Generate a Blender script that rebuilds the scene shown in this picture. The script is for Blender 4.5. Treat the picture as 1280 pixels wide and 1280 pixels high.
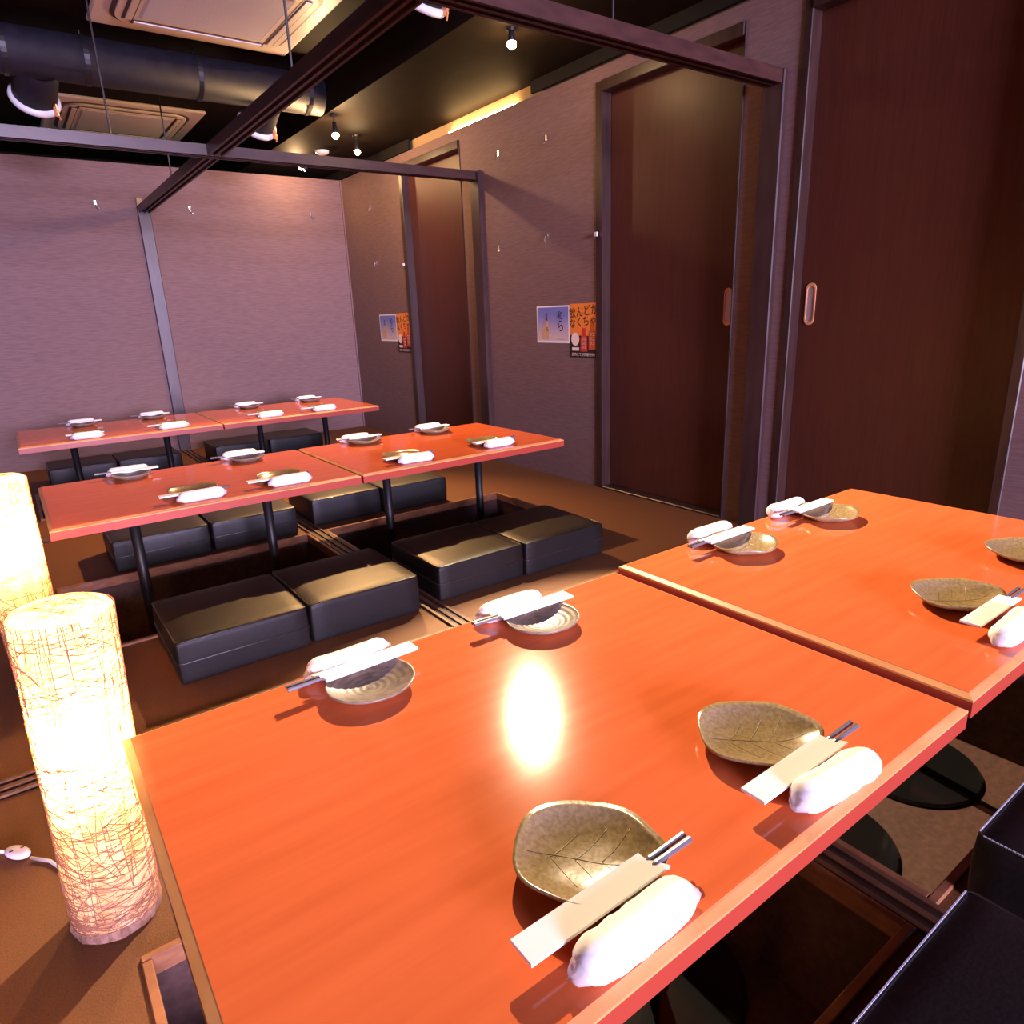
import bpy, bmesh, math, random
from mathutils import Vector, Matrix, noise
random.seed(7)
PI = math.pi
for o in list(bpy.data.objects): bpy.data.objects.remove(o)
S = bpy.context.scene
C = S.collection

# ------------------------------------------------------------------ camera, world, lights, exposure
W, B, H = 2.6385, 6.043, 2.128          # door wall, back wall, wallpaper top
CEIL, SOF, SOFX = 2.42, 2.205, 1.90     # ceiling, lower soffit along the door wall
cd = bpy.data.cameras.new('camera'); cd.sensor_width = 36; cd.lens = 36*849.78/1280; cd.clip_start = .02
cam = bpy.data.objects.new('camera', cd); C.objects.link(cam)
cam.location = (0, 0, .9964); cam.rotation_euler = (math.radians(73.518), math.radians(2.13), math.radians(-36.201))
S.camera = cam
S.view_settings.view_transform = 'Standard'; S.view_settings.look = 'None'
S.view_settings.gamma = 1; S.view_settings.use_curve_mapping = False
S.view_settings.exposure = 1.18
w = bpy.data.worlds.new('world'); S.world = w; w.use_nodes = True
w.node_tree.nodes['Background'].inputs[0].default_value = (.5, .5, .55, 1)
w.node_tree.nodes['Background'].inputs[1].default_value = .05
COOL = (.74, .62, 1.0); WARM = (1.0, .60, .28)
def light(name, kind, loc, power, col, **k):
    d = bpy.data.lights.new(name, kind); d.energy = power; d.color = col
    for a, v in k.items(): setattr(d, a, v)
    o = bpy.data.objects.new(name, d); C.objects.link(o); o.location = loc
    return o
# cool daylight from the window side of the restaurant, well behind the camera
o = light('window_front_offscreen', 'AREA', (.2, -9.0, 1.9), 1500, COOL, shape='RECTANGLE', size=3.2, size_y=1.9)
o.rotation_euler = (math.radians(89), 0, math.radians(-5))

# ------------------------------------------------------------------ materials
def mat(name, base=(.5,.5,.5), rough=.5, metal=0, spec=.5, **k):
    m = bpy.data.materials.new(name); m.use_nodes = True
    p = m.node_tree.nodes['Principled BSDF']
    p.inputs['Base Color'].default_value = (*base, 1); p.inputs['Roughness'].default_value = rough
    p.inputs['Metallic'].default_value = metal; p.inputs['Specular IOR Level'].default_value = spec
    for a, v in k.items(): p.inputs[a].default_value = v
    return m
def nodes(m): return m.node_tree.nodes, m.node_tree.links, m.node_tree.nodes['Principled BSDF']
def textured(name, c1, c2, scale, stretch=(1,1,1), rough=.5, bump=0., detail=4, spec=.5, rvar=0., lo=.35, hi=.65, coord='Object'):
    m = mat(name, c1, rough, 0, spec); N, L, P = nodes(m)
    tc = N.new('ShaderNodeTexCoord'); mp = N.new('ShaderNodeMapping'); mp.inputs['Scale'].default_value = stretch
    L.new(tc.outputs[coord], mp.inputs[0])
    nz = N.new('ShaderNodeTexNoise'); nz.inputs['Scale'].default_value = scale; nz.inputs['Detail'].default_value = detail
    L.new(mp.outputs[0], nz.inputs['Vector'])
    r = N.new('ShaderNodeValToRGB'); r.color_ramp.elements[0].position = lo; r.color_ramp.elements[1].position = hi
    r.color_ramp.elements[0].color = (*c1, 1); r.color_ramp.elements[1].color = (*c2, 1)
    L.new(nz.outputs['Fac'], r.inputs[0]); L.new(r.outputs[0], P.inputs['Base Color'])
    if bump:
        b = N.new('ShaderNodeBump'); b.inputs['Strength'].default_value = bump; b.inputs['Distance'].default_value = .002
        L.new(nz.outputs['Fac'], b.inputs['Height']); L.new(b.outputs[0], P.inputs['Normal'])
    if rvar:
        mr = N.new('ShaderNodeMapRange'); mr.inputs['To Min'].default_value = rough-rvar; mr.inputs['To Max'].default_value = rough+rvar
        L.new(nz.outputs['Fac'], mr.inputs[0]); L.new(mr.outputs[0], P.inputs['Roughness'])
    return m
M = {}
M['paper_wall_x'] = textured('wallpaper_side', (.150,.088,.082), (.195,.120,.113), 110, (1,.12,2.2), .7, .22, 5, .25)
M['paper_wall_y'] = textured('wallpaper_back', (.150,.088,.082), (.195,.120,.113), 110, (.12,1,2.2), .7, .22, 5, .25)
M['floor'] = textured('brown_floor', (.118,.042,.0125), (.160,.060,.019), 300, (1,1,1), .62, .35, 3, .35)
M['pit'] = textured('pit_board', (.050,.023,.018), (.075,.036,.029), 60, (1,1,1), .6, 0, 3, .3)
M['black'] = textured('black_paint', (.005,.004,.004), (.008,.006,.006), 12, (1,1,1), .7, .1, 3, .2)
M['ceiling'] = textured('ceiling_paint', (.0085,.0052,.0033), (.012,.0075,.0048), 9, (1,1,1), .7, .1, 3, .06)
M['pale_strip'] = mat('bare_board', (.36,.24,.12), .7)
M['beam'] = textured('stained_beam', (.032,.0110,.0085), (.052,.019,.0145), 30, (.3,.3,1), .38, .1, 4, .5)
M['post'] = textured('post_wood', (.030,.014,.013), (.046,.022,.020), 30, (1,1,.2), .34, .1, 4, .5)
M['door'] = textured('door_veneer', (.058,.0140,.0072), (.074,.0185,.0098), 160, (1,1,.03), .42, .06, 5, .4)
M['jamb'] = textured('jamb_wood', (.026,.011,.009), (.040,.018,.014), 50, (1,1,.1), .35, .05, 4, .5)
M['brass'] = mat('brass', (.80,.38,.16), .35, .35)
M['cup'] = mat('cup_metal', (.62,.50,.50), .3, .6)
M['steel'] = mat('steel', (.62,.60,.60), .25, 1)
M['table'] = textured('table_veneer', (.59,.120,.036), (.68,.150,.048), 26, (.12,1.6,1), .115, .0, 6, .25, .012, .3, .7)
M['table_edge'] = mat('edge_band', (.33,.042,.022), .35)
M['edge_trim'] = textured('edge_chamfer', (.58,.25,.08), (.68,.33,.12), 40, (.2,.2,1), .3)
M['rim'] = textured('pit_rim_wood', (.22,.085,.038), (.32,.135,.06), 60, (.3,.3,1), .45, .1, 4)
M['track'] = textured('track_wood', (.10,.042,.022), (.17,.078,.042), 60, (.3,.3,1), .5, .1, 4)
M['track_dark'] = textured('track_groove', (.03,.015,.01), (.05,.024,.016), 60, (.3,.3,1), .5, .1, 4)
M['leather'] = textured('black_leatherette', (.0082,.0068,.0066), (.0122,.0100,.0096), 160, (1,1,1), .46, .2, 5, .42)
M['piping'] = mat('cushion_piping', (.028,.021,.018), .28, 0, .7)
M['stitch'] = mat('pale_thread', (.55,.55,.62), .7)
M['blackmetal'] = mat('black_powder_coat', (.010,.009,.010), .45, 0, .4)
M['disc'] = mat('gloss_black_disc', (.006,.006,.007), .12, 0, .6)
M['plate'] = textured('glazed_leaf_plate', (.25,.17,.080), (.36,.26,.135), 190, (1,1,1), .22, .06, 8, .7, .04, .35, .65)
M['plate_round'] = textured('stoneware_plate', (.15,.105,.075), (.27,.20,.14), 60, (1,1,1), .36, .1, 6, .5, .05)
M['vein'] = mat('plate_vein', (.17,.11,.05), .4)
M['white'] = mat('white_paper', (.86,.84,.84), .75)
M['towel'] = textured('wet_towel', (.80,.78,.80), (.90,.88,.89), 50, (1,1,1), .55, .5, 4)
M['film'] = mat('clear_wrap', (.80,.75,.74), .2, 0, .5, Alpha=.55)
M['stick'] = mat('chopstick_lacquer', (.13,.115,.13), .3)
M['cable'] = mat('white_cable', (.75,.66,.66), .45)
M['ac'] = mat('air_conditioner_white', (.82,.74,.70), .45)
M['ac_dark'] = mat('air_conditioner_slot', (.10,.06,.035), .5)
M['ac_grille'] = mat('intake_mesh', (.66,.64,.68), .6)
N, L, P = nodes(M['ac_grille'])
tc = N.new('ShaderNodeTexCoord'); wv = N.new('ShaderNodeTexWave'); wv.bands_direction = 'Y'; wv.inputs['Scale'].default_value = 26
b = N.new('ShaderNodeBump'); b.inputs['Strength'].default_value = .5; b.inputs['Distance'].default_value = .004
L.new(tc.outputs['Object'], wv.inputs['Vector']); L.new(wv.outputs['Fac'], b.inputs['Height']); L.new(b.outputs[0], P.inputs['Normal'])
M['duct'] = textured('duct_wrap', (.008,.007,.012), (.013,.0115,.019), 20, (1,1,1), .6, .3, 4, .3)
M['ring'] = mat('white_collar', (.60,.60,.60), .4)
M['fibre'] = mat('lamp_fibre', (.30,.12,.07), .7)
M['lampbase'] = textured('frayed_base', (.16,.07,.04), (.30,.16,.11), 120, (1,1,.4), .9, .8, 4)
def emis(name, col, s):
    m = mat(name, col, .4); P = m.node_tree.nodes['Principled BSDF']
    P.inputs['Emission Color'].default_value = (*col, 1); P.inputs['Emission Strength'].default_value = s; return m
M['bulb'] = emis('lit_bulb', (1, .72, .36), 60)
M['tube'] = emis('lit_strip_lamp', (1, .62, .25), 45)
def paper_shade():
    m = bpy.data.materials.new('washi_shade'); m.use_nodes = True; N, L = m.node_tree.nodes, m.node_tree.links
    N.remove(N['Principled BSDF']); out = N['Material Output']
    tc = N.new('ShaderNodeTexCoord'); mp = N.new('ShaderNodeMapping'); mp.inputs['Scale'].default_value = (1, 1, .35)
    nz = N.new('ShaderNodeTexNoise'); nz.inputs['Scale'].default_value = 28; nz.inputs['Detail'].default_value = 7
    L.new(tc.outputs['Object'], mp.inputs[0]); L.new(mp.outputs[0], nz.inputs['Vector'])
    r = N.new('ShaderNodeValToRGB'); r.color_ramp.elements[0].position = .35; r.color_ramp.elements[1].position = .6
    r.color_ramp.elements[0].color = (.78, .52, .27, 1); r.color_ramp.elements[1].color = (.95, .80, .52, 1)
    L.new(nz.outputs['Fac'], r.inputs[0])
    t = N.new('ShaderNodeBsdfTranslucent'); d = N.new('ShaderNodeBsdfDiffuse'); mx = N.new('ShaderNodeMixShader'); mx.inputs[0].default_value = .35
    L.new(r.outputs[0], t.inputs[0]); L.new(r.outputs[0], d.inputs[0])
    L.new(t.outputs[0], mx.inputs[1]); L.new(d.outputs[0], mx.inputs[2]); L.new(mx.outputs[0], out.inputs[0])
    return m
M['shade'] = paper_shade()

# ------------------------------------------------------------------ helpers
def obj(name, bm, m, parent=None, smooth=False):
    if isinstance(bm, bpy.types.Mesh): me = bm
    else:
        me = bpy.data.meshes.new(name); bm.normal_update(); bm.to_mesh(me); bm.free()
        if smooth:
            for p in me.polygons: p.use_smooth = True
    if not me.materials: me.materials.append(M[m] if isinstance(m, str) else m)
    o = bpy.data.objects.new(name, me); C.objects.link(o)
    if parent: o.parent = parent
    return o
def tag(o, label, cat, group=None):
    o['label'] = label; o['category'] = cat
    if group: o['group'] = group
    return o
def thing(name, label, cat, loc=(0,0,0), rz=0, group=None):
    o = bpy.data.objects.new(name, None); C.objects.link(o); o.empty_display_size = .05
    o.location = loc; o.rotation_euler = (0, 0, rz)
    return tag(o, label, cat, group)
def struct(name, bm, m, smooth=False, label=None, loc=None):
    o = obj(name, bm, m, None, smooth); o['kind'] = 'structure'
    if label: o['label'] = label
    if loc: o.location = loc
    return o
def dup(root, loc, rz, label=None):
    r = root.copy(); C.objects.link(r); r.location = loc; r.rotation_euler = (0, 0, rz)
    if label: r['label'] = label
    for ch in list(root.children):
        c = ch.copy(); C.objects.link(c); c.parent = r
        for g in ch.children:
            d = g.copy(); C.objects.link(d); d.parent = c
    return r
def box(bm, lo, hi, bev=0., seg=2):
    r = bmesh.ops.create_cube(bm, size=1); vs = r['verts']
    for v in vs:
        v.co = Vector([lo[i] + (v.co[i]+.5)*(hi[i]-lo[i]) for i in range(3)])
    if bev:
        es = {e for v in vs for e in v.link_edges}
        bmesh.ops.bevel(bm, geom=list(es), offset=bev, segments=seg, affect='EDGES', profile=.5)
    return bm
def nbox(lo, hi, bev=0., seg=2): return box(bmesh.new(), lo, hi, bev, seg)
def tube(bm, pts, r, n=8, caps=True, closed=False):
    pts = [Vector(p) for p in pts]; rings = []; up = None
    for i, p in enumerate(pts):
        if closed: d = pts[(i+1) % len(pts)] - pts[i-1]
        else: d = pts[min(i+1, len(pts)-1)] - pts[max(i-1, 0)]
        d.normalize()
        if up is None: up = d.orthogonal().normalized()
        up = (up - d*up.dot(d)).normalized(); s = d.cross(up)
        rr = r[i] if isinstance(r, (list, tuple)) else r
        rings.append([bm.verts.new(p + (up*math.cos(2*PI*k/n) + s*math.sin(2*PI*k/n))*rr) for k in range(n)])
    m = len(rings)
    for i in range(m if closed else m-1):
        a, b2 = rings[i], rings[(i+1) % m]
        for k in range(n): bm.faces.new((a[k], a[(k+1) % n], b2[(k+1) % n], b2[k]))
    if caps and not closed:
        bm.faces.new(rings[0][::-1]); bm.faces.new(rings[-1])
    return bm
def lathe(bm, prof, n=24, fn=None):
    rings = []
    for (r, z) in prof:
        if r < 1e-6: rings.append([bm.verts.new((0, 0, z))])
        else: rings.append([bm.verts.new((r*math.cos(2*PI*k/n), r*math.sin(2*PI*k/n), z)) for k in range(n)])
    for a, b2 in zip(rings, rings[1:]):
        for k in range(n):
            if len(a) == 1 and len(b2) == 1: continue
            if len(a) == 1: bm.faces.new((a[0], b2[(k+1) % n], b2[k]))
            elif len(b2) == 1: bm.faces.new((a[k], a[(k+1) % n], b2[0]))
            else: bm.faces.new((a[k], a[(k+1) % n], b2[(k+1) % n], b2[k]))
    bmesh.ops.recalc_face_normals(bm, faces=bm.faces)
    return bm
def prism(bm, poly, h, mtx):
    """poly in local xy extruded along local +z by h, placed with mtx"""
    a = [bm.verts.new(mtx @ Vector((x, y, 0))) for x, y in poly]; b2 = [bm.verts.new(mtx @ Vector((x, y, h))) for x, y in poly]
    n = len(poly); bm.faces.new(a[::-1]); bm.faces.new(b2)
    for k in range(n): bm.faces.new((a[k], a[(k+1) % n], b2[(k+1) % n], b2[k]))
    bmesh.ops.recalc_face_normals(bm, faces=bm.faces)
    return bm

# ------------------------------------------------------------------ setting: floor with sunken pits
XL, YF = -2.2, -1.6
PX = [(.000, 1.005), (1.105, 2.110)]; PY = [(.349, 1.061), (2.384, 3.096), (4.374, 5.086)]
PZ = -.30
def build_floor():
    bm = bmesh.new()
    xs = [XL] + [v for p in PX for v in p] + [W+.1]; ys = [YF] + [v for p in PY for v in p] + [B+.1]
    V = {}
    def vv(i, j):
        if (i, j) not in V: V[i, j] = bm.verts.new((xs[i], ys[j], 0))
        return V[i, j]
    for i in range(len(xs)-1):
        for j in range(len(ys)-1):
            if i in (1, 3) and j in (1, 3, 5): continue
            bm.faces.new((vv(i, j), vv(i+1, j), vv(i+1, j+1), vv(i, j+1)))
    return bm
floor = struct('floor', build_floor(), 'floor')
for (x0, x1) in PX:
    for (y0, y1) in PY:
        bm = bmesh.new()
        box(bm, (x0-.02, y0-.02, PZ-.02), (x1+.02, y1+.02, PZ))
        for lo, hi in (((x0-.02, y0-.02, PZ), (x0, y1+.02, -.001)), ((x1, y0-.02, PZ), (x1+.02, y1+.02, -.001)),
                       ((x0, y0-.02, PZ), (x1, y0, -.001)), ((x0, y1, PZ), (x1, y1+.02, -.001))): box(bm, lo, hi)
        obj('pit_lining', bm, 'pit', floor)
# wooden rims around the pits
tn = 0
for (x0, x1) in PX:
    for (y0, y1) in PY:
        tn += 1; r = .014; z = .008
        t = struct('trim_%d' % tn, nbox((x0-r, y0-r, -.03), (x1+r, y0+.002, z), .002, 1), 'rim')
        obj('rim_board', nbox((x0-r, y1-.002, -.03), (x1+r, y1+r, z), .002, 1), 'rim', t)
        obj('rim_board', nbox((x0-r, y0+.002, -.03), (x0+.002, y1-.002, z), .002, 1), 'rim', t)
        obj('rim_board', nbox((x1-.002, y0+.002, -.03), (x1+r, y1-.002, z), .002, 1), 'rim', t)
# sliding partition tracks let into the floor
def track(axis, c, a, b2):
    global tn
    tn += 1; hw = .035; h = .009
    def bb(o0, o1, z, e=0):
        return nbox((a, c+o0, .0), (b2, c+o1, z)) if axis == 'x' else nbox((c+o0, a, .0), (c+o1, b2, z))
    t = struct('trim_%d' % tn, bb(-hw, hw, .003), 'track_dark')
    for o0, o1 in ((-hw, -.024), (-.007, .007), (.024, hw)): obj('track_rail', bb(o0, o1, h), 'track', t)
track('y', 1.055, YF+.6, B)
track('x', 1.745, XL+.6, 1.015); track('x', 1.745, 1.095, W-.02)
track('x', 3.92, XL+.6, 1.015); track('x', 3.92, 1.095, W-.02)
# ------------------------------------------------------------------ setting: walls and ceiling
DOORS = [(.860, 1.672), (1.958, 2.785), (4.120, 4.935)]; DT = 2.02
def wall_right():
    bm = bmesh.new(); y = YF
    for d0, d1 in DOORS:
        box(bm, (W, y, 0), (W+.1, d0, H)); box(bm, (W, d0, DT), (W+.1, d1, H)); y = d1
    box(bm, (W, y, 0), (W+.1, B+.1, H)); return bm
struct('wall_right', wall_right(), 'paper_wall_x')
struct('wall_back', nbox((XL, B, 0), (W, B+.1, H)), 'paper_wall_y')
struct('wall_left', nbox((XL-.1, YF, 0), (XL, B+.1, CEIL)), 'paper_wall_x')
struct('wall_cove', nbox((W+.045, YF, H), (W+.1, 7.6, SOF)), 'pale_strip', label='pale board at the back of the gap above the door wall')
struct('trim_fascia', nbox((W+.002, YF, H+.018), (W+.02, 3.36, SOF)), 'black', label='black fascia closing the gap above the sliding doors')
struct('trim_gap_shade', nbox((W+.002, 4.80, H+.010), (W+.02, 7.6, SOF)), 'black', label='added black strip standing in for shade in the gap near the back corner')  # added black strip, stands in for light falling off along the pale board
bm = bmesh.new(); tube(bm, [(0, -.36, 0), (0, .36, 0)], .007, 12); cv = obj('cove_lamp', bm, 'tube', None, True); cv.location = (W+.022, 3.90, H+.0075)
tag(cv, 'warm strip lamp glowing in the gap above the poster wall', 'strip lamp')
struct('wall_far', nbox((XL, 7.5, H-.3), (W+.1, 7.6, CEIL)), 'black')
struct('ceiling', nbox((XL-.1, YF, CEIL), (SOFX+.02, 7.6, CEIL+.1)), 'ceiling')
sf = struct('ceiling_soffit', nbox((SOFX, YF, SOF), (W+.1, 7.6, CEIL+.1)), 'ceiling', label='lower black ceiling box running along the door wall')
struct('trim_%d' % (tn+1), nbox((W-.012, B-.012, 0), (W, B, H)), 'paper_wall_x')
tn += 1
# sliding doors
def pill(hw, hh, n=10):
    r = hw; pts = []
    for k in range(n+1): a = PI*k/n; pts.append((r*math.cos(a), hh-r+r*math.sin(a)))
    for k in range(n+1): a = PI+PI*k/n; pts.append((r*math.cos(a), -hh+r+r*math.sin(a)))
    return pts
WALLM = Matrix(((0, 0, -1, 0), (-1, 0, 0, 0), (0, 1, 0, 0), (0, 0, 0, 1)))  # local x -> -y, y -> z, z -> -x
def wallm(y, z, x=W): return Matrix.Translation((x, y, z)) @ WALLM
def pull(door, y, z, x):
    hw, hh = .021, .082; outer = pill(hw, hh); inner = pill(hw-.0045, hh-.012); bm = bmesh.new(); m = wallm(y, z, x)
    zs = [(outer, .0), (outer, .004), (inner, .004), (inner, .0008)]
    rings = [[bm.verts.new(m @ Vector((a, b2, d))) for a, b2 in p] for p, d in zs]
    n = len(outer)
    for r1, r2 in zip(rings, rings[1:]):
        for k in range(n): bm.faces.new((r1[k], r1[(k+1) % n], r2[(k+1) % n], r2[k]))
    bmesh.ops.recalc_face_normals(bm, faces=bm.faces)
    cup = bmesh.new(); prism(cup, inner, .0009, m)
    h = obj('door_pull', bm, 'brass', door); obj('finger_cup', cup, 'cup', h); h['label'] = 'oval recessed brass finger pull'
    return h
for i, (d0, d1) in enumerate(DOORS):
    dx = W+.058
    d = struct('door_%d' % (i+1), nbox((dx, d0-.01, .012), (dx+.035, d1+.01, DT+.01), .002, 1), 'door')
    jl, jr = (.030, .045, .045)[i], (.030, .006, .006)[i]
    for nm, lo, hi in (('door_jamb', (W-.006, d1-.004, 0), (W+.06, d1+jl, DT+.045)),
                       ('door_jamb', (W-.006, d0-jr, 0), (W+.06, d0+.004, DT+.045)),
                       ('door_head', (W-.012, d0+.004, DT-.004), (W+.06, d1-.004, DT+.045)),
                       ('door_sill', (W-.012, d0+.004, 0), (W+.06, d1-.004, .012))):
        obj(nm, nbox(lo, hi, .003, 1), 'jamb', d)
    if i == 0: pull(d, 1.622, .978, dx)
    if i == 1: pull(d, 2.023, .978, dx)
# partition frame: grooved overhead beams, wall posts, hanger rods
BZ = 1.795
PROF = [(-.038,.05),(.038,.05),(.038,0),(.027,0),(.027,.013),(.006,.013),(.006,0),(-.006,0),(-.006,.013),(-.027,.013),(-.027,0),(-.038,0)]
def beam(axis, c, a, b2):
    bm = bmesh.new()
    if axis == 'x': m = Matrix(((0,0,1,a),(1,0,0,c),(0,1,0,BZ),(0,0,0,1)))
    else: m = Matrix(((1,0,0,c),(0,0,1,a),(0,1,0,BZ),(0,0,0,1)))
    return prism(bm, PROF, b2-a, m)
def post(lo, hi): return nbox(lo, hi, .004, 1)
fr = thing('partition_frame', 'dark stained overhead partition frame with grooved rails hung from thin rods', 'partition frame', (1.05, 1.8, 0))
def fpart(name, bm, m):
    o = obj(name, bm, m, fr); o.matrix_parent_inverse = Matrix.Translation((-1.05, -1.8, 0)); return o
fpart('overhead_rail', beam('x', 1.80, XL+.02, W-.03), 'beam')
fpart('overhead_rail', beam('x', 3.94, XL+.02, W-.03), 'beam')
fpart('overhead_rail', beam('y', 1.052, 1.842, 3.900), 'beam')
fpart('overhead_rail', beam('y', 1.052, 3.980, B-.03), 'beam')
fpart('wall_post', post((W-.03, 1.752, 0), (W-.001, 1.848, BZ+.05)), 'post')
fpart('wall_post', post((W-.03, 3.872, 0), (W-.001, 3.972, BZ+.05)), 'post')
fpart('wall_post', post((1.008, B-.03, 0), (1.094, B-.001, BZ+.05)), 'post')
for x, y in ((.605, 3.94), (1.052, 2.74), (1.052, 4.94), (-.6, 3.94), (1.9-.15, 1.80)):
    fpart('hanger_rod', tube(bmesh.new(), [(x, y, BZ+.045), (x, y, CEIL)], .0045, 6), 'blackmetal')
o = obj('wood_block', nbox((1.012, B-.026, BZ+.05), (1.048, B-.001, BZ+.105), .003, 1), 'pale_strip')
tag(o, 'small pale wooden block on top of the back wall post', 'block')

# ------------------------------------------------------------------ low tables
TL, TD, TH, TT = 1.035, .75, .40, .036
def top_meshes():
    """veneered slab and the pale chamfer ring around its upper edge"""
    a = bmesh.new(); c = .011; hx, hy = TL/2, TD/2
    def ring(bm, dx, z): return [bm.verts.new((sx*(hx-dx), sy*(hy-dx), z)) for sx, sy in ((-1,-1),(1,-1),(1,1),(-1,1))]
    r0, r1 = ring(a, c, 0), ring(a, c, -TT)
    a.faces.new(r0); a.faces.new(r1[::-1])
    for k in range(4): a.faces.new((r1[k], r1[(k+1)%4], r0[(k+1)%4], r0[k]))
    b2 = bmesh.new(); q = [ring(b2, c+.0005, -.0003), ring(b2, .0, -.0055), ring(b2, .0, -.009)]
    for u, v in zip(q, q[1:]):
        for k in range(4): b2.faces.new((v[k], v[(k+1)%4], u[(k+1)%4], u[k]))
    e = bmesh.new(); q = [ring(e, .0, -.009), ring(e, .0, -TT), ring(e, c+.001, -TT)]
    for u, v in zip(q, q[1:]):
        for k in range(4): e.faces.new((v[k], v[(k+1)%4], u[(k+1)%4], u[k]))
    return a, b2, e
def to_mesh(bm, name, m):
    me = bpy.data.meshes.new(name); bm.normal_update(); bm.to_mesh(me); bm.free(); me.materials.append(M[m]); return me
ta, tb, te = top_meshes()
ME = dict(top=to_mesh(ta, 'tabletop', 'table'), trim=to_mesh(tb, 'edge_chamfer', 'edge_trim'), edge=to_mesh(te, 'edge_band', 'table_edge'))
def low_table(x0, y0, z, poles, label, r=.183):
    t = thing('low_table', label, 'table', (x0+TL/2, y0+TD/2, PZ), 0, 'red veneer low tables')
    tp = obj('tabletop', ME['top'], 'table', t); tp.location = (0, 0, z-PZ)
    o = obj('edge_chamfer', ME['trim'], 'edge_trim', tp); o['label'] = 'pale bevelled edge strip'
    obj('edge_band', ME['edge'], 'table_edge', tp)
    for px in poles:
        lx = px-(x0+TL/2)
        bm = bmesh.new(); tube(bm, [(lx, 0, .010), (lx, 0, z-PZ-TT-.006)], .019, 16)
        p = obj('pole', bm, 'blackmetal', t, True)
        bm = bmesh.new(); lathe(bm, [(0,0),(r,0),(r,.006),(r-.006,.011),(.03,.014),(.03,.03),(0,.03)], 48)
        bmesh.ops.translate(bm, verts=bm.verts, vec=(lx, 0, 0)); obj('base_disc', bm, 'disc', t)
        obj('mounting_plate', nbox((lx-.12, -.12, z-PZ-TT-.008), (lx+.12, .12, z-PZ-TT+.001)), 'blackmetal', t)
    return t
TABS = dict(nl=(.030, .330), nr=(1.077, .330), ml=(.006, 2.467), mr=(1.051, 2.467), bl=(-.035, 4.406), br=(1.009, 4.406))
TPH = dict(nl='red low table with a tall paper lamp at its corner', nr='red low table before the two sliding doors with brass pulls',
           ml='red low table of the middle row on the paper lamp side', mr='red low table of the middle row on the poster wall side',
           bl='red low table along the back wall on the paper lamp side', br='red low table along the back wall on the door wall side')
POLES = dict(nl=(.36, .803), nr=(1.40, 1.87), ml=(.272, .770), mr=(1.322, 1.832), bl=(.228, .735), br=(1.32, 1.785))
for k, (x0, y0) in TABS.items():
    low_table(x0, y0, TH + (.012 if k == 'nr' else 0), POLES[k], TPH[k])

# ------------------------------------------------------------------ box cushions
CW, CH = .382, .134
def cushion_mesh(wx, wy):
    bm = bmesh.new(); box(bm, (-wx/2, -wy/2, 0), (wx/2, wy/2, CH))
    bmesh.ops.subdivide_edges(bm, edges=bm.edges[:], cuts=7, use_grid_fill=True)
    for v in bm.verts:
        u, s, t = v.co.x/(wx/2), v.co.y/(wy/2), v.co.z/CH
        if t > .99: v.co.z += .006*(1-u*u)*(1-s*s) - .002*noise.noise(v.co*9)
        k = .004*(math.sin(PI*t))
        if abs(u) > .99: v.co.x += math.copysign(k*(1-s*s*.5), u)
        if abs(s) > .99: v.co.y += math.copysign(k*(1-u*u*.5), s)
    es = [e for e in bm.edges if len(e.link_faces) == 2 and e.calc_face_angle(0) > .9]
    bmesh.ops.bevel(bm, geom=es, offset=.007, segments=2, affect='EDGES', profile=.5)
    return bm
def loop_pts(wx, wy, z, r=.012):
    pts = []
    for cx, cy, a0 in ((1,1,0),(-1,1,PI/2),(-1,-1,PI),(1,-1,3*PI/2)):
        for k in range(4):
            a = a0+k*PI/6; pts.append((cx*(wx/2-r)+r*math.cos(a), cy*(wy/2-r)+r*math.sin(a), z))
    return pts
def cushion(x0, y0, x1, y1, label, seam=True, stitch=False):
    wx, wy = x1-x0, y1-y0
    t = thing('box_cushion', label, 'cushion', ((x0+x1)/2, (y0+y1)/2, .0005), random.uniform(-.005, .005), 'black leatherette box cushions')
    obj('cover', cushion_mesh(wx, wy), 'leather', t, True)
    bm = bmesh.new(); tube(bm, loop_pts(wx-.003, wy-.003, CH-.003), .0028, 6, closed=True); obj('piping', bm, 'piping', t, True)
    if seam:
        bm = bmesh.new(); tube(bm, loop_pts(wx+.0055, wy+.0055, CH*.50), .0026, 6, closed=True); obj('seam', bm, 'piping', t, True)
    if stitch:
        bm = bmesh.new(); n = int(wx/.0062)
        for k in range(n):
            x = -wx/2+.012+(wx-.024)*k/(n-1); box(bm, (x-.0022, wy/2-.0022, CH-.0005), (x+.0022, wy/2-.0002, CH+.0012))
        n = int(wy/.0062)
        for k in range(n):
            y = -wy/2+.012+(wy-.024)*k/(n-1); box(bm, (-wx/2+.0002, y-.0022, CH-.0005), (-wx/2+.0022, y+.0022, CH+.0012))
        o = obj('stitching', bm, 'stitch', t); o['label'] = 'pale stitched edge'; o['kind'] = 'stuff'
    return t
MR = 'middle row'
cushion(.228, 1.972, .608, 2.352, 'black cushion with side seam on the camera-lamp corner'.replace('the camera-lamp corner', 'the floor beside the tall paper lamps'), True)
cushion(.620, 1.976, 1.003, 2.362, 'seamless black cushion crossed by a strip of light at the track', False)
cushion(1.094, 1.992, 1.468, 2.366, 'black cushion with side seam standing right beside the floor track')
cushion(1.478, 1.982, 1.880, 2.366, 'black cushion with side seam at the doors end of the middle row')
cushion(.206, 3.152, .586, 3.520, 'black cushion beneath the middle row, between its pit and the back row, lamp end')
cushion(.602, 3.158, .985, 3.530, 'black cushion under the middle row behind the pole next to the floor track')
cushion(1.085, 3.212, 1.450, 3.580, 'black cushion on the far rim of the pit under the poster-side middle table', False)
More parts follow.
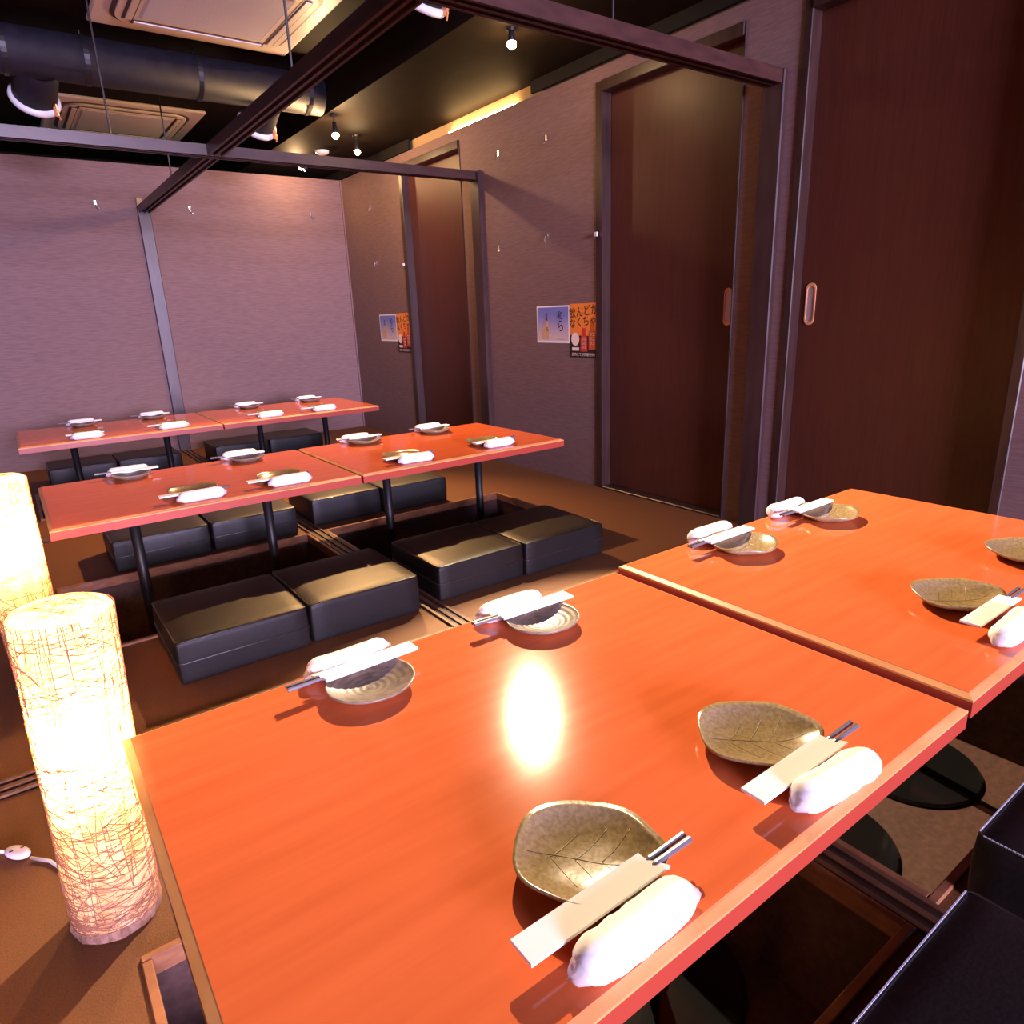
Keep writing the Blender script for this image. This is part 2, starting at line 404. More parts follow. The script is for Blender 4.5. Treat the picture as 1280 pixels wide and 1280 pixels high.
cushion(1.460, 3.180, 1.835, 3.550, 'black cushion far side of poster-side middle table, door wall end', False)
cushion(.085, 5.150, .470, 5.520, 'black cushion against the back wall under the lamp-side table, lamp end', False)
cushion(.480, 5.150, .865, 5.520, 'black cushion against the back wall beside the back wall post', False)
cushion(1.100, 5.180, 1.480, 5.550, 'black cushion against the back wall, track end of the door-side table', False)
cushion(1.490, 5.180, 1.900, 5.550, 'black cushion against the back wall, door wall end', False)
cushion(1.150, -.070, 1.530, .315, 'blue-black cushion with pale stitched edge by the table before the doors', False, True)
cushion(.640, -.105, 1.020, .277, 'blue-black cushion with pale stitched edge overhanging the open pit corner', False, True)

# ------------------------------------------------------------------ place settings
def leaf_plate_mesh():
    bm = bmesh.new(); n = 56; rings = []
    def rad(a):
        r = .080*(1+.025*math.cos(2*a)+.018*math.cos(5*a+.6)+.008*math.cos(7*a)); d = math.atan2(math.sin(a), math.cos(a))
        return r*(1+.08*math.exp(-(d/.30)**2))
    def zz(f, a):
        lift = .0190*f**3 + .003*f**4*math.sin(3*a+.5)
        return .005 + lift
    for f in (0, .2, .4, .55, .7, .82, .92, 1.0):
        if f == 0: rings.append([bm.verts.new((0, 0, .005))])
        else: rings.append([bm.verts.new((rad(2*PI*k/n)*f*math.cos(2*PI*k/n), rad(2*PI*k/n)*f*math.sin(2*PI*k/n), zz(f, 2*PI*k/n))) for k in range(n)])
    for f, dz in ((.985, -.0045), (.72, -.005), (.55, -.005)):
        rings.append([bm.verts.new((rad(2*PI*k/n)*f*math.cos(2*PI*k/n), rad(2*PI*k/n)*f*math.sin(2*PI*k/n), max(0, zz(f, 2*PI*k/n)+dz) if f > .6 else 0)) for k in range(n)])
    rings.append([bm.verts.new((0, 0, 0))])
    for a, b2 in zip(rings, rings[1:]):
        for k in range(n):
            if len(a) == 1: bm.faces.new((a[0], b2[k], b2[(k+1) % n]))
            elif len(b2) == 1: bm.faces.new((a[(k+1) % n], a[k], b2[0]))
            else: bm.faces.new((a[k], b2[k], b2[(k+1) % n], a[(k+1) % n]))
    bmesh.ops.recalc_face_normals(bm, faces=bm.faces)
    vb = bmesh.new()
    def v(pts): tube(vb, [(x, y, zz(min(1, math.hypot(x, y)/rad(math.atan2(y, x))), math.atan2(y, x))-.0001) for x, y in pts], .0006, 5)
    v([(-.066+.136*i/16, .004*math.sin(i*.4)) for i in range(17)])
    for s in (1, -1):
        for x0, ln in ((-.04, .042), (-.012, .05), (.018, .044)):
            v([(x0+ln*.75*i/8, s*ln*(i/8)**1.1*.95) for i in range(9)])
    return bm, vb
def round_plate_mesh():
    bm = bmesh.new(); top = []
    for i in range(25):
        f = i/24; top.append((.074*f, .005+.016*f**2.2 + .00035*math.sin(f*40)))
    prof = top + [(.0745, .0195), (.073, .0165), (.05, .004), (.044, 0), (0, 0)]
    lathe(bm, prof, 48)
    for v in bm.verts: v.co.y *= .95
    return bm
lp, lv = leaf_plate_mesh()
def smooth(me):
    for p in me.polygons: p.use_smooth = True
    return me
ME['leaf'] = smooth(to_mesh(lp, 'leaf_plate', 'plate')); ME['vein'] = smooth(to_mesh(lv, 'leaf_veins', 'vein')); ME['round'] = smooth(to_mesh(round_plate_mesh(), 'round_plate', 'plate_round'))
def sleeve_mesh():
    bm = bmesh.new(); wx, t = .0165, .0022
    P = [(-.0, -wx), (.178, -wx), (.190, wx*.2), (.178, wx), (0, wx)]
    prism(bm, [(0,-wx),(.186,-wx),(.172,wx*.35),(.172,wx),(0,wx)], t*1.9, Matrix.Identity(4))
    return bm
ME['sleeve'] = to_mesh(sleeve_mesh(), 'paper_sleeve', 'white')
def stick_mesh(dy):
    bm = bmesh.new(); tube(bm, [(.05, dy, .0021), (.170, dy, .0021), (.176, dy, .0030), (.232, dy*1.1, .0036)], [.0014, .0018, .0030, .0037], 6); return bm
ME['stick_a'] = to_mesh(stick_mesh(-.0045), 'chopstick', 'stick'); ME['stick_b'] = to_mesh(stick_mesh(.0040), 'chopstick', 'stick')
def towel_mesh(seed, bend):
    bm = bmesh.new(); pts = []; rr = []
    n = 22; Ln = .150
    for i in range(n+1):
        f = i/n; x = -Ln/2+Ln*f
        e = min(f, 1-f)
        rr.append(.0235*(1-.60*math.exp(-e/.05)) * (1+.05*noise.noise(Vector((f*6, seed, 0)))))
        pts.append((x, bend*math.sin(PI*f)-bend*.6, .0205))
    tube(bm, pts, rr, 20)
    for v in bm.verts:
        v.co += Vector((0, 1, 1))*.0016*noise.noise(v.co*70+Vector((seed*3, 0, 0)))
        v.co.z *= .88
        if v.co.z < .0005: v.co.z = .0005
    return bm
def film_mesh(seed, side):
    bm = bmesh.new(); n = 16; rings = []
    for f, x, ry, rz, zc in ((0, .066, .0165, .0145, .0175), (.3, .074, .0135, .0115, .0160), (.7, .0805, .0085, .0068, .0135), (1, .0830, .0040, .0032, .0125)):
        rings.append([])
        for k in range(n):
            a = 2*PI*k/n; j = noise.noise(Vector((seed*5+2*math.cos(a), 2*math.sin(a)+f, side)))*f
            rings[-1].append(bm.verts.new((side*(x+.006*j), ry*math.cos(a)*(1+.25*j)+.004*f*side*math.sin(seed*4), max(.0008, zc+rz*math.sin(a)*(1+.25*j)))))
    for a, b2 in zip(rings, rings[1:]):
        for k in range(n): bm.faces.new((a[k], a[(k+1) % n], b2[(k+1) % n], b2[k]))
    bm.faces.new(rings[-1])
    bmesh.ops.recalc_face_normals(bm, faces=bm.faces)
    return bm
for s in range(3):
    ME['towel%d' % s] = smooth(to_mesh(towel_mesh(s*2.3+.4, (.006, -.004, .0)[s]), 'rolled_towel', 'towel'))
    for sd in (-1, 1): ME['film%d%d' % (s, sd)] = smooth(to_mesh(film_mesh(s+.3, sd), 'wrapper_end', 'film'))
ROWN = dict(n='the row farthest from the back wall', m='the middle row', b='the row along the back wall')
cnt = 0
def setting(tab, side, end, plate, closed, tw, kind='leaf', ang=0., tang=0., prot=0.):
    """plate centre, sleeve closed end, towel centre in world xy; side 'f' or 'b' of the table"""
    global cnt
    cnt += 1
    z = TH + (.012 if tab == 'nr' else 0) + .0002
    rz = 0 if side == 'f' else PI
    tbl = ('lamp-side' if tab[1] == 'l' else 'door-side') + ' table, ' + dict(n='front row', m='middle row', b='back wall row')[tab[0]]
    tbl = tbl.replace('front row', 'outermost row')
    sd = 'back-wall edge' if side == 'b' else 'pit-cushion edge'
    sd = {'b': 'edge facing back wall', 'f': 'edge away from back wall'}[side]
    en = 'lamp end' if end == 'l' else 'door end'
    where = '%s, %s, %s' % (tbl, sd, en)
    if kind == 'leaf':
        p = obj('leaf_plate', ME['leaf'], 'plate'); obj('leaf_veins', ME['vein'], 'vein', p)
        tag(p, 'leaf-shaped plate, ' + where, 'plate', 'tan leaf plates')
    else:
        p = obj('round_plate', ME['round'], 'plate_round'); tag(p, 'round ridged plate, ' + where, 'plate', 'round stoneware plates')
    p.location = (*plate, z); p.rotation_euler = (0, 0, rz + prot)
    c = thing('chopsticks', 'chopsticks in white sleeve, ' + where, 'chopsticks', (*closed, z+.0225), rz+ang, 'sleeved chopsticks')
    obj('paper_sleeve', ME['sleeve'], 'white', c); obj('chopstick', ME['stick_a'], 'stick', c); obj('chopstick', ME['stick_b'], 'stick', c)
    v = cnt % 3
    t = obj('rolled_towel', ME['towel%d' % v], 'towel'); tag(t, 'rolled white towel, ' + where, 'towel', 'rolled wet towels')
    for s in (-1, 1): obj('wrapper_end', ME['film%d%d' % (v, s)], 'film', t)
    t.location = (*tw, z); t.rotation_euler = (0, 0, rz+tang)
setting('nl', 'f', 'l', (.413, .462), (.278, .402), (.388, .359), prot=-.75)
setting('nl', 'f', 'd', (.745, .474), (.624, .397), (.740, .356), prot=-.6, tang=-.08)
setting('nl', 'b', 'l', (.385, .960), (.494, 1.012), (.387, 1.052), 'round', tang=.02, ang=.02)
setting('nl', 'b', 'd', (.752, .962), (.854, 1.004), (.735, 1.046), 'round', tang=-.02, ang=-.03)
setting('nr', 'b', 'l', (1.375, .950), (1.470, 1.003), (1.378, 1.053), prot=.3)
setting('nr', 'b', 'd', (1.757, .952), (1.850, 1.005), (1.715, 1.053), prot=.2)
setting('nr', 'f', 'l', (1.417, .490), (1.282, .418), (1.345, .370), prot=-.5, tang=.05)
setting('nr', 'f', 'd', (1.790, .498), (1.665, .425), (1.735, .374), prot=-.3)
setting('ml', 'b', 'l', (.325, 3.105), (.432, 3.150), (.325, 3.186), 'round', ang=-.05)
setting('ml', 'b', 'd', (.785, 3.105), (.872, 3.150), (.775, 3.188), 'round')
setting('ml', 'f', 'l', (.455, 2.625), (.336, 2.562), (.466, 2.518), ang=-.05)
setting('ml', 'f', 'd', (.770, 2.628), (.634, 2.562), (.780, 2.518), ang=-.03, tang=-.05)
setting('mr', 'b', 'l', (1.350, 3.105), (1.455, 3.150), (1.335, 3.188))
setting('mr', 'b', 'd', (1.745, 3.105), (1.850, 3.150), (1.750, 3.188))
setting('mr', 'f', 'l', (1.300, 2.625), (1.190, 2.560), (1.317, 2.520), tang=-.1)
setting('mr', 'f', 'd', (1.735, 2.640), (1.650, 2.582), (1.762, 2.542))
setting('bl', 'b', 'l', (.320, 5.045), (.425, 5.090), (.315, 5.126), 'round')
setting('bl', 'b', 'd', (.722, 5.045), (.825, 5.090), (.725, 5.126), 'round')
setting('bl', 'f', 'l', (.305, 4.562), (.190, 4.498), (.290, 4.452))
setting('bl', 'f', 'd', (.745, 4.562), (.600, 4.498), (.737, 4.455))
setting('br', 'b', 'l', (1.345, 5.045), (1.450, 5.090), (1.340, 5.126), 'round')
setting('br', 'b', 'd', (1.790, 5.045), (1.890, 5.090), (1.785, 5.126), 'round')
setting('br', 'f', 'l', (1.335, 4.562), (1.180, 4.500), (1.310, 4.453))
setting('br', 'f', 'd', (1.690, 4.562), (1.525, 4.500), (1.672, 4.456))

# ------------------------------------------------------------------ paper floor lamps
def paper_lamp(loc, tilt, h, bulb_z, power, label, seed):
    t = thing('paper_floor_lamp', label, 'floor lamp', loc, 0, 'tall paper floor lamps'); t.rotation_euler = tilt
    rnd = random.Random(seed); n = 40; R = .068
    def rad(a, z): return (R + .004*z/h) * (1+.022*noise.noise(Vector((math.cos(a)*1.3, math.sin(a)*1.3, z*7+seed))))
    bm = bmesh.new(); rings = []
    zs = [.018+(h-.03)*i/26 for i in range(27)]
    for z in zs: rings.append([bm.verts.new((rad(2*PI*k/n, z)*math.cos(2*PI*k/n), rad(2*PI*k/n, z)*math.sin(2*PI*k/n), z)) for k in range(n)])
    for s, dz in ((.93, .007), (.80, .011), (.45, .012)):
        rings.append([bm.verts.new((R*1.06*s*math.cos(2*PI*k/n), R*1.06*s*math.sin(2*PI*k/n), h-.012+dz)) for k in range(n)])
    for a, b2 in zip(rings, rings[1:]):
        for k in range(n): bm.faces.new((a[k], a[(k+1) % n], b2[(k+1) % n], b2[k]))
    bm.faces.new(rings[-1])
    sh = obj('paper_shade', bm, 'shade', t, True)
    fb = bmesh.new()
    for i in range(1300):
        a = rnd.uniform(0, 2*PI); z = rnd.uniform(.02, h-.01); da = rnd.choice((-1, 1))*rnd.uniform(.5, 1.8); dz = rnd.gauss(0, .03)
        if i % 4 == 0: da = rnd.uniform(-.15, .15); dz = rnd.uniform(.03, .12)
        if i % 9 == 0: z = rnd.uniform(.02, .06); dz = rnd.gauss(0, .008)
        m = 9; ph = rnd.uniform(0, 6); pts = []
        for j in range(m):
            f = j/(m-1); aa = a+da*f; z2 = min(h-.008, max(.02, z+dz*f+.006*math.sin(ph+f*5)))
            r = rad(aa, z2)+.0012; pts.append((r*math.cos(aa), r*math.sin(aa), z2))
        tube(fb, pts, rnd.uniform(.0003, .0009), 3, caps=False)
    for i in range(28):
        a = rnd.uniform(0, 2*PI); b3 = a+rnd.uniform(1.5, 4)
        p, q = Vector((R*math.cos(a), R*math.sin(a), h+.0012)), Vector((R*math.cos(b3), R*math.sin(b3), h+.0012))
        tube(fb, [p.lerp(q, f/6)+Vector((0, 0, -.008*abs(f/3-1)**3)) for f in range(7)], .0005, 3, caps=False)
    o = obj('fibre_wrap', fb, 'fibre', t); o['kind'] = 'stuff'; o['label'] = 'web of thin brown plant fibres'
    bb = bmesh.new(); lathe(bb, [(0, 0), (.064, 0), (.070, .004), (.0715, .014), (.069, .022), (.060, .022), (0, .012)], 48)
    for v in bb.verts: v.co += Vector((v.co.x, v.co.y, 0))*.05*noise.noise(v.co*60)
    o = obj('lamp_base', bb, 'lampbase', t); o['label'] = 'frayed brown base ring'
    sk = bmesh.new(); tube(sk, [(0, 0, .012), (0, 0, bulb_z-.06)], .008, 8); tube(sk, [(0, 0, bulb_z-.06), (0, 0, bulb_z-.028)], .014, 12); obj('socket', sk, 'white', t)
    bl = bmesh.new(); bmesh.ops.create_uvsphere(bl, u_segments=16, v_segments=10, radius=.022)
    bmesh.ops.translate(bl, verts=bl.verts, vec=(0, 0, bulb_z-.008)); obj('bulb', bl, 'bulb', t, True)
    l = light('lamp_light', 'POINT', (0, 0, bulb_z+.03), power, (1, .60, .24), shadow_soft_size=.02); l.parent = t
    return t
paper_lamp((-.030, 1.205, .0008), (0, math.radians(2.3), 0), .585, .33, 7.5, 'glowing paper lamp at the corner of a red table, white cord beside it', 3)
paper_lamp((-.088, 2.260, .0008), (0, 0, 0), .62, .42, 8, 'glowing paper lamp by the middle row pit, nearer the back wall', 11)
c = thing('lamp_cord', 'white lamp cord with an oval inline switch on the brown floor', 'cord', (-.17, 1.48, 0))
def rel(pts): return [(x+.17, y-1.48, z) for x, y, z in pts]
obj('cable', tube(bmesh.new(), rel([(-.42, 1.60, .004), (-.30, 1.57, .004), (-.225, 1.535, .004), (-.19, 1.505, .006)]), .0032, 8), 'cable', c, True)
obj('cable', tube(bmesh.new(), rel([(-.15, 1.452, .006), (-.12, 1.42, .0045), (-.098, 1.37, .004), (-.085, 1.29, .004), (-.06, 1.262, .006)]), .0032, 8), 'cable', c, True)
bm = bmesh.new(); bmesh.ops.create_uvsphere(bm, u_segments=20, v_segments=10, radius=1)
for v in bm.verts:
    d = Vector((v.co.x*.030, v.co.y*.015, (v.co.z*.010 if abs(v.co.z) < .7 else math.copysign(.007, v.co.z))+.0105))
    v.co = Matrix.Rotation(-.92, 3, 'Z') @ d
o = obj('inline_switch', bm, 'cable', c, True)
obj('switch_slot', nbox((-.012, -.0012, .0172), (-.006, .0012, .0184)), 'blackmetal', o); obj('switch_slot', nbox((.006, -.0012, .0172), (.012, .0012, .0184)), 'blackmetal', o)

# ------------------------------------------------------------------ ceiling things
def ac(x0, y0, x1, y1, label):
    t = thing('air_conditioner', label, 'air conditioner', ((x0+x1)/2, (y0+y1)/2, CEIL), 0, 'ceiling cassette air conditioners')
    hx, hy = (x1-x0)/2, (y1-y0)/2
    bm = nbox((-hx, -hy, -.022), (hx, hy, -.0005), .012, 2); obj('panel', bm, 'ac', t)
    def rr(a, b2, r, n=6):
        return [(sx*(a-r)+r*math.cos(a0+k*PI/2/n), sy*(b2-r)+r*math.sin(a0+k*PI/2/n)) for sx, sy, a0 in ((1,1,0),(-1,1,PI/2),(-1,-1,PI),(1,-1,1.5*PI)) for k in range(n+1)]
    obj('shadow_gap', prism(bmesh.new(), rr(hx-.075, hy-.075, .13), .008, Matrix.Translation((0, 0, -.026))), 'ac_dark', t)
    obj('raised_frame', prism(bmesh.new(), rr(hx-.095, hy-.095, .115), .016, Matrix.Translation((0, 0, -.035))), 'ac', t)
    bm = nbox((-hx+.20, -hy+.20, -.039), (hx-.20, hy-.20, -.030), .006, 1); obj('intake_grille', bm, 'ac_grille', t)
    for lo, hi, ax in (((-hx+.17, -hy+.125, -.037), (hx-.17, -hy+.175, -.032), 'x'), ((-hx+.17, hy-.175, -.037), (hx-.17, hy-.125, -.032), 'x'),
                   ((-hx+.125, -hy+.17, -.037), (-hx+.175, hy-.17, -.032), 'y'), ((hx-.175, -hy+.17, -.037), (hx-.125, hy-.17, -.032), 'y')):
        s = obj('air_slot', nbox(lo, hi), 'ac_dark', t)
        e = .014
        lo2 = (lo[0]+.01, lo[1]+e, -.042) if ax == 'x' else (lo[0]+e, lo[1]+.01, -.042)
        hi2 = (hi[0]-.01, hi[1]-e+.008, -.036) if ax == 'x' else (hi[0]-e+.008, hi[1]-.01, -.036)
        obj('louvre', nbox(lo2, hi2, .002, 1), 'ac', s)
ac(.630, 3.280, 1.590, 4.225, 'white ceiling cassette air conditioner between the overhead rail and the round duct')
ac(.540, 5.560, 1.480, 6.500, 'white ceiling cassette air conditioner above the top of the back wall')
DY, DZ, DR = 4.42, 2.285, .108
t = thing('exhaust_duct', 'thick black round exhaust duct hung below the ceiling', 'duct', (0, DY, DZ))
bm = bmesh.new(); tube(bm, [(XL, 0, 0), (SOFX-.05, 0, 0)], DR, 32); obj('duct_pipe', bm, 'duct', t, True)
for x in (-.9, .28, .62, 1.15, 1.76):
    bm = bmesh.new(); tube(bm, [(x-.012, 0, 0), (x+.012, 0, 0)], DR+.004, 32); o = obj('duct_clamp', bm, 'blackmetal', t, False)
    bm = bmesh.new(); tube(bm, [(x, 0, DR), (x, 0, CEIL-DZ)], .005, 6); obj('hanger_strap', bm, 'blackmetal', t)
def branch(parent, c0, ax, r, ln):
    """short pipe with a white flanged collar at its mouth"""
    ax = Vector(ax).normalized(); q = Vector((0, 0, 1)).rotation_difference(ax).to_matrix().to_4x4(); q.translation = Vector(c0) - parent.location
    bm = bmesh.new(); lathe(bm, [(r, -ln), (r, 0), (r-.004, 0), (r-.004, -ln+.01)], 36); p = obj('branch_pipe', bm, 'duct', parent, True); p.matrix_local = q
    bm = bmesh.new(); lathe(bm, [(r, -.028), (r+.014, -.022), (r+.017, -.006), (r+.012, .004), (r-.004, .004), (r-.004, -.004)], 36); o = obj('collar', bm, 'ring', p, True); o['label'] = 'white flanged collar'
    bm = bmesh.new(); box(bm, (r*.5, .55*r, -.045), (r*.5+.018, r*1.05+.012, -.012), .003, 1); tube(bm, [(r*.62, r*.85, -.06), (r*.62, r*1.25, -.03), (r*.72, r*1.2, .0)], .004, 6)
    obj('clip', bm, 'brass', p)
    return p
branch(t, (.385, 4.600, 2.120), (-.10, .80, -.58), .098, .20)
branch(t, (1.505, 4.600, 2.125), (-.10, .80, -.58), .098, .20)
t = thing('exhaust_outlet', 'black exhaust outlet with white collar above the corner of the overhead rails', 'duct', (1.76, 2.88, CEIL))
branch(t, (1.76, 2.98, 2.275), (-.05, .62, -.78), .085, .18)
# spot lamps
def spot(loc, stem_top, power, glow, label, tilt=(-.5, -.4, -1), ang=125, blend=.7, col=WARM):
    L0 = Vector(loc); t = thing('hanging_spot_bulb', label, 'spot lamp', loc, 0, 'small warm spot bulbs')
    bm = bmesh.new(); bmesh.ops.create_uvsphere(bm, u_segments=16, v_segments=10, radius=.021); obj('bulb', bm, 'bulb', t, True)
    bm = bmesh.new(); lathe(bm, [(0, .075), (.012, .075), (.014, .03), (.020, .012), (.018, .008), (.0, .010)], 20); obj('socket', bm, 'blackmetal', t, True)
    dz = stem_top-loc[2]; bm = bmesh.new(); tube(bm, [(0, 0, .07), (0, 0, dz)], .004, 8); obj('stem', bm, 'blackmetal', t)
    bm = bmesh.new(); lathe(bm, [(0, dz-.012), (.022, dz-.012), (.026, dz-.0005), (0, dz-.0005)], 20); obj('canopy', bm, 'blackmetal', t)
    l = light('bulb_glow', 'POINT', (0, 0, -.03), glow, WARM, shadow_soft_size=.022); l.parent = t
    l = light('spot_beam', 'SPOT', (0, 0, -.03), power, col, shadow_soft_size=.022, spot_size=math.radians(ang), spot_blend=blend); l.parent = t
    l.rotation_euler = Vector(tilt).to_track_quat('-Z', 'Y').to_euler()
spot((1.945, 4.46, 2.09), SOF, 190, 18, 'lit spot bulb on a stem beside the end of the black duct', (-.75, -.95, -1), 92, .6, (1, .54, .21))
spot((2.27, 4.86, 2.10), SOF, 60, 3, 'lit spot bulb above the rail by the door next to the back wall', (-1.1, -.05, -1.6), 80, .6, (1, .56, .24))
spot((2.115, 2.82, 2.145), SOF, 470, 3, 'lit spot bulb on the soffit between the two overhead rails', (-1.0, -2.2, -1.75), 57, .25, (1, .74, .46))
t = thing('twin_spot', 'small black twin spot fitting above the corner of the back wall', 'spot lamp', (2.20, 5.72, SOF))
bm = bmesh.new(); lathe(bm, [(0, -.012), (.02, -.012), (.022, -.0005), (0, -.0005)], 16); tube(bm, [(0, 0, -.01), (0, 0, -.06)], .004, 6); obj('bracket', bm, 'blackmetal', t)
for s in (-1, 1):
    q = Matrix.Translation((s*.018, s*.012, -.065)) @ Matrix.Rotation(.8, 4, 'Y')
    bm = bmesh.new(); lathe(bm, [(0, .03), (.012, .03), (.016, -.02), (.013, -.02), (0, -.012)], 16); bmesh.ops.transform(bm, matrix=q, verts=bm.verts); h = obj('spot_head', bm, 'blackmetal', t, True)
    bm = bmesh.new(); lathe(bm, [(0, -.016), (.012, -.0165), (.012, -.0195), (0, -.0205)], 16); bmesh.ops.transform(bm, matrix=q, verts=bm.verts); obj('lens', bm, 'bulb', h, True)
l = light('twin_spot_light', 'POINT', (-.05, 0, -.085), 6, WARM, shadow_soft_size=.015); l.parent = t
bm = bmesh.new(); lathe(bm, [(0, -.028), (.03, -.028), (.048, -.018), (.052, -.0005), (0, -.0005)], 28); o = obj('smoke_detector', bm, 'ring', None, True); o.location = (2.235, 5.40, SOF)
tag(o, 'round white smoke detector on the black soffit', 'smoke detector')
bm = bmesh.new(); tube(bm, [(.0, 5.0, 2.16), (.15, 5.0, 2.10), (.30, 5.0, 2.035), (.46, 5.0, 2.02), (.56, 5.0, 2.04), (.575, 5.0, 2.07), (.55, 5.0, 2.075)], .006, 8)
tag(obj('loose_wire', bm, 'brass', None, True), 'loose bent wire dangling below the ceiling beside the duct collar', 'wire')

# ------------------------------------------------------------------ posters and hooks on the walls
def flat(bm, y0, z0, y1, z1, d):
    m = wallm(0, 0)
    vs = [bm.verts.new((W-d, y, z)) for y, z in ((y0, z0), (y1, z0), (y1, z1), (y0, z1))]; bm.faces.new(vs); bmesh.ops.recalc_face_normals(bm, faces=bm.faces)
    return bm
INK = {k: mat('ink_'+k, c, .6) for k, c in dict(black=(.012,.008,.008), orange=(.80,.24,.03), red=(.55,.035,.02), amber=(.50,.085,.015), cream=(.85,.72,.58), bottle=(.62,.36,.16), cap=(.10,.06,.07), grey=(.33,.30,.40)).items()}
sky = mat('ink_sky', (.3,.3,.6), .5); N, L, P = nodes(sky)
tc = N.new('ShaderNodeTexCoord'); sp = N.new('ShaderNodeSeparateXYZ'); nz = N.new('ShaderNodeTexNoise'); nz.inputs['Scale'].default_value = 14
ad = N.new('ShaderNodeMath'); ad.operation = 'MULTIPLY_ADD'; ad.inputs[1].default_value = .35; rp = N.new('ShaderNodeValToRGB')
L.new(tc.outputs['Generated'], sp.inputs[0]); L.new(tc.outputs['Object'], nz.inputs['Vector']); L.new(nz.outputs['Fac'], ad.inputs[0]); L.new(sp.outputs['Z'], ad.inputs[2]); L.new(ad.outputs[0], rp.inputs[0]); L.new(rp.outputs[0], P.inputs['Base Color'])
rp.color_ramp.elements[0].position = .25; rp.color_ramp.elements[0].color = (.62,.50,.48,1); rp.color_ramp.elements[1].position = .95; rp.color_ramp.elements[1].color = (.16,.20,.52,1)
def text_mesh(s, size):
    cu = bpy.data.curves.new('lettering', 'FONT'); cu.body = s; cu.size = size; cu.align_x = 'CENTER'; cu.align_y = 'CENTER'; cu.resolution_u = 3; cu.offset = size*.004
    o = bpy.data.objects.new('lettering', cu); C.objects.link(o); bpy.context.view_layer.update()
    me = bpy.data.meshes.new_from_object(o.evaluated_get(bpy.context.evaluated_depsgraph_get())); bpy.data.objects.remove(o); return me
def letter(s, size, y, z, d, ink, parent, rot=0., sx=1., name='lettering'):
    me = text_mesh(s, size); me.transform(wallm(y, z, W-d) @ Matrix.Rotation(rot, 4, 'Z') @ Matrix.Diagonal((sx, 1, 1, 1)))
    me.materials.clear(); return obj(name, me, INK[ink], parent)
def shape(poly, y, z, d, ink, parent, name):
    bm = bmesh.new(); m = wallm(y, z, W-d); bm.faces.new([bm.verts.new(m @ Vector((a, b2, 0))) for a, b2 in poly]); bmesh.ops.recalc_face_normals(bm, faces=bm.faces)
    return obj(name, bm, INK[ink] if isinstance(ink, str) else ink, parent)
def bottle_poly(h, w, neck=.36):
    hw = w/2; nk = w*neck/2
    r = [(hw, 0), (hw, h*.55), (hw*.8, h*.66), (nk, h*.74), (nk, h)]
    return r + [(-a, b2) for a, b2 in reversed(r)]
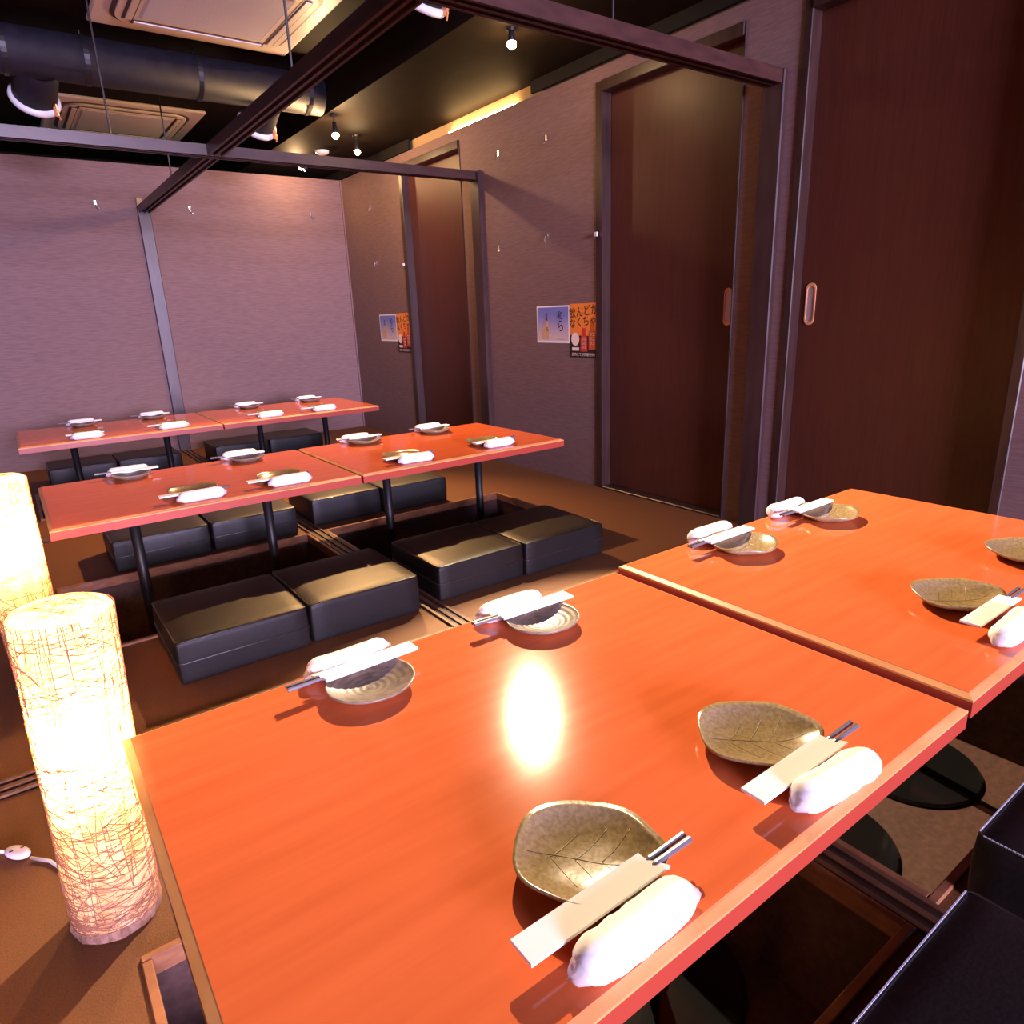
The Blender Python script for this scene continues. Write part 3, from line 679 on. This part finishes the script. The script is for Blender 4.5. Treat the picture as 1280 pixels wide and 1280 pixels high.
def poster_pair(yl, ym, yr, zt, zb1, zb2, where):
    p = obj('sake_poster', flat(bmesh.new(), yl, zb1, ym, zt, .0012), 'white'); tag(p, 'white-bordered blue sky bottle poster ' + where, 'poster', 'sake posters')
    obj('picture', flat(bmesh.new(), yl-.010, zb1+.012, ym+.010, zt-.008, .0018), sky, p)
    shape(bottle_poly(.145, .034), yl-.095, zb1+.020, .0024, 'bottle', p, 'printed_bottle'); shape([(-.007, 0), (.007, 0), (.005, .045), (-.005, .045)], yl-.095, zb1+.126, .0028, 'cap', p, 'bottle_cap')
    shape(bottle_poly(.085, .022), yl-.062, zb1+.022, .0024, 'bottle', p, 'printed_bottle')
    letter('和', .052, yl-.215, zt-.060, .0024, 'black', p, -.1); letter('ら', .075, yl-.222, zt-.118, .0024, 'black', p, .1, .8)
    letter('ら', .03, yl-.100, zb1+.075, .003, 'black', p); letter('純米', .014, yl-.150, zt-.072, .0024, 'grey', p)
    shape([(0, 0), (.07, 0), (.07, .003), (0, .003)], yl-.185, zb1+.020, .0024, 'grey', p, 'small_print')
    q = obj('drinks_poster', flat(bmesh.new(), ym-.003, zb2, yr, zt+.006, .0016), INK['orange']); tag(q, 'orange and black drinks poster with brush lettering ' + where, 'poster', 'drinks posters')
    wd = ym-.003-yr; y0 = ym-.003; hh = zt+.006-zb2
    shape([(0, 0), (wd, 0), (wd, .40*hh), (0, .42*hh)], y0, zb2, .0020, 'black', q, 'black_panel')
    letter('飲んどか', .062, y0-wd*.5, zb2+hh*.845, .0024, 'black', q, .10, .98); letter('なくちゃ', .058, y0-wd*.48, zb2+hh*.655, .0024, 'black', q, .10, .98)
    shape([(.034*math.cos(2*PI*k/24), .036*math.sin(2*PI*k/24)) for k in range(24)], y0-.046, zb2+hh*.345, .0024, 'cream', q, 'round_badge')
    shape(bottle_poly(.128, .056, .5), y0-wd*.52, zb2+.034, .0024, 'red', q, 'printed_bottle'); shape(bottle_poly(.150, .058, .5), y0-wd*.82, zb2+.046, .0024, 'amber', q, 'printed_bottle')
    for k in range(3):
        letter('コカ', .022, y0-wd*.52, zb2+.058+k*.022, .0030, 'cream', q); letter('ウコ', .022, y0-wd*.82, zb2+.078+k*.024, .0030, 'cream', q)
    shape([(0, 0), (.06, 0), (.06, .018), (0, .018)], y0-.018, zb2+.038, .0024, 'cream', q, 'price_box')
    letter('店内にて好評販売中!!', .0205, y0-wd*.5, zb2+.016, .0030, 'cream', q)
poster_pair(3.352, 3.052, 2.822, 1.016, .806, .728, 'between the two rail posts')
poster_pair(5.513, 5.203, 4.972, 1.006, .792, .706, 'next to the back wall corner')
def hook(mtx, label):
    bm = bmesh.new(); tube(bm, [mtx @ Vector(p) for p in [(0, .012, 0), (0, .012, .010), (0, .006, .016), (0, -.012, .017), (.004, -.022, .021), (.014, -.022, .026), (.018, -.012, .026)]], .0026, 6)
    o = obj('coat_hook', bm, 'steel', None, True); tag(o, label, 'hook', 'small wall hooks'); pl = bmesh.new(); prism(pl, [(-.006, -.002), (.006, -.002), (.006, .022), (-.006, .022)], .0025, mtx); obj('hook_plate', pl, 'steel', o)
for y, z, l in ((3.687, 1.895, 'small steel hook on the poster wall, upper one beside the rail post'), (3.228, 1.888, 'small steel hook on the poster wall, upper one toward the sliding door'),
                (3.691, 1.380, 'small steel hook on the poster wall, lower one beside the rail post'), (3.232, 1.386, 'small steel hook above the posters, lower one toward the sliding door'),
                (5.487, 1.835, 'small steel hook near the back corner of the door wall, upper one'), (5.474, 1.405, 'small steel hook near the back corner of the door wall, lower one')):
    hook(wallm(y, z) @ Matrix.Scale(1.25, 4), l)
BACKM = Matrix(((1,0,0,0),(0,0,-1,0),(0,1,0,0),(0,0,0,1)))
for x, z, l in ((.745, 1.84, 'small steel hook on the back wall, lamp side of the post'), (1.378, 1.835, 'small steel hook on the back wall, door side of the post'), (2.338, 1.84, 'small steel hook on the back wall close to the corner')):
    hook(Matrix.Translation((x, B, z)) @ BACKM @ Matrix.Scale(1.25, 4), l)
for y, z, l in ((4.972, 1.368, 'small white latch plate on the frame of the door nearest the back wall'), (2.814, 1.365, 'small white latch plate on the frame of the door beside the posters')):
    o = obj('latch_plate', nbox((W-.024, y-.012, z-.012), (W-.0125, y+.012, z+.010), .002, 1), 'ring'); tag(o, l, 'latch')
bpy.context.view_layer.update()
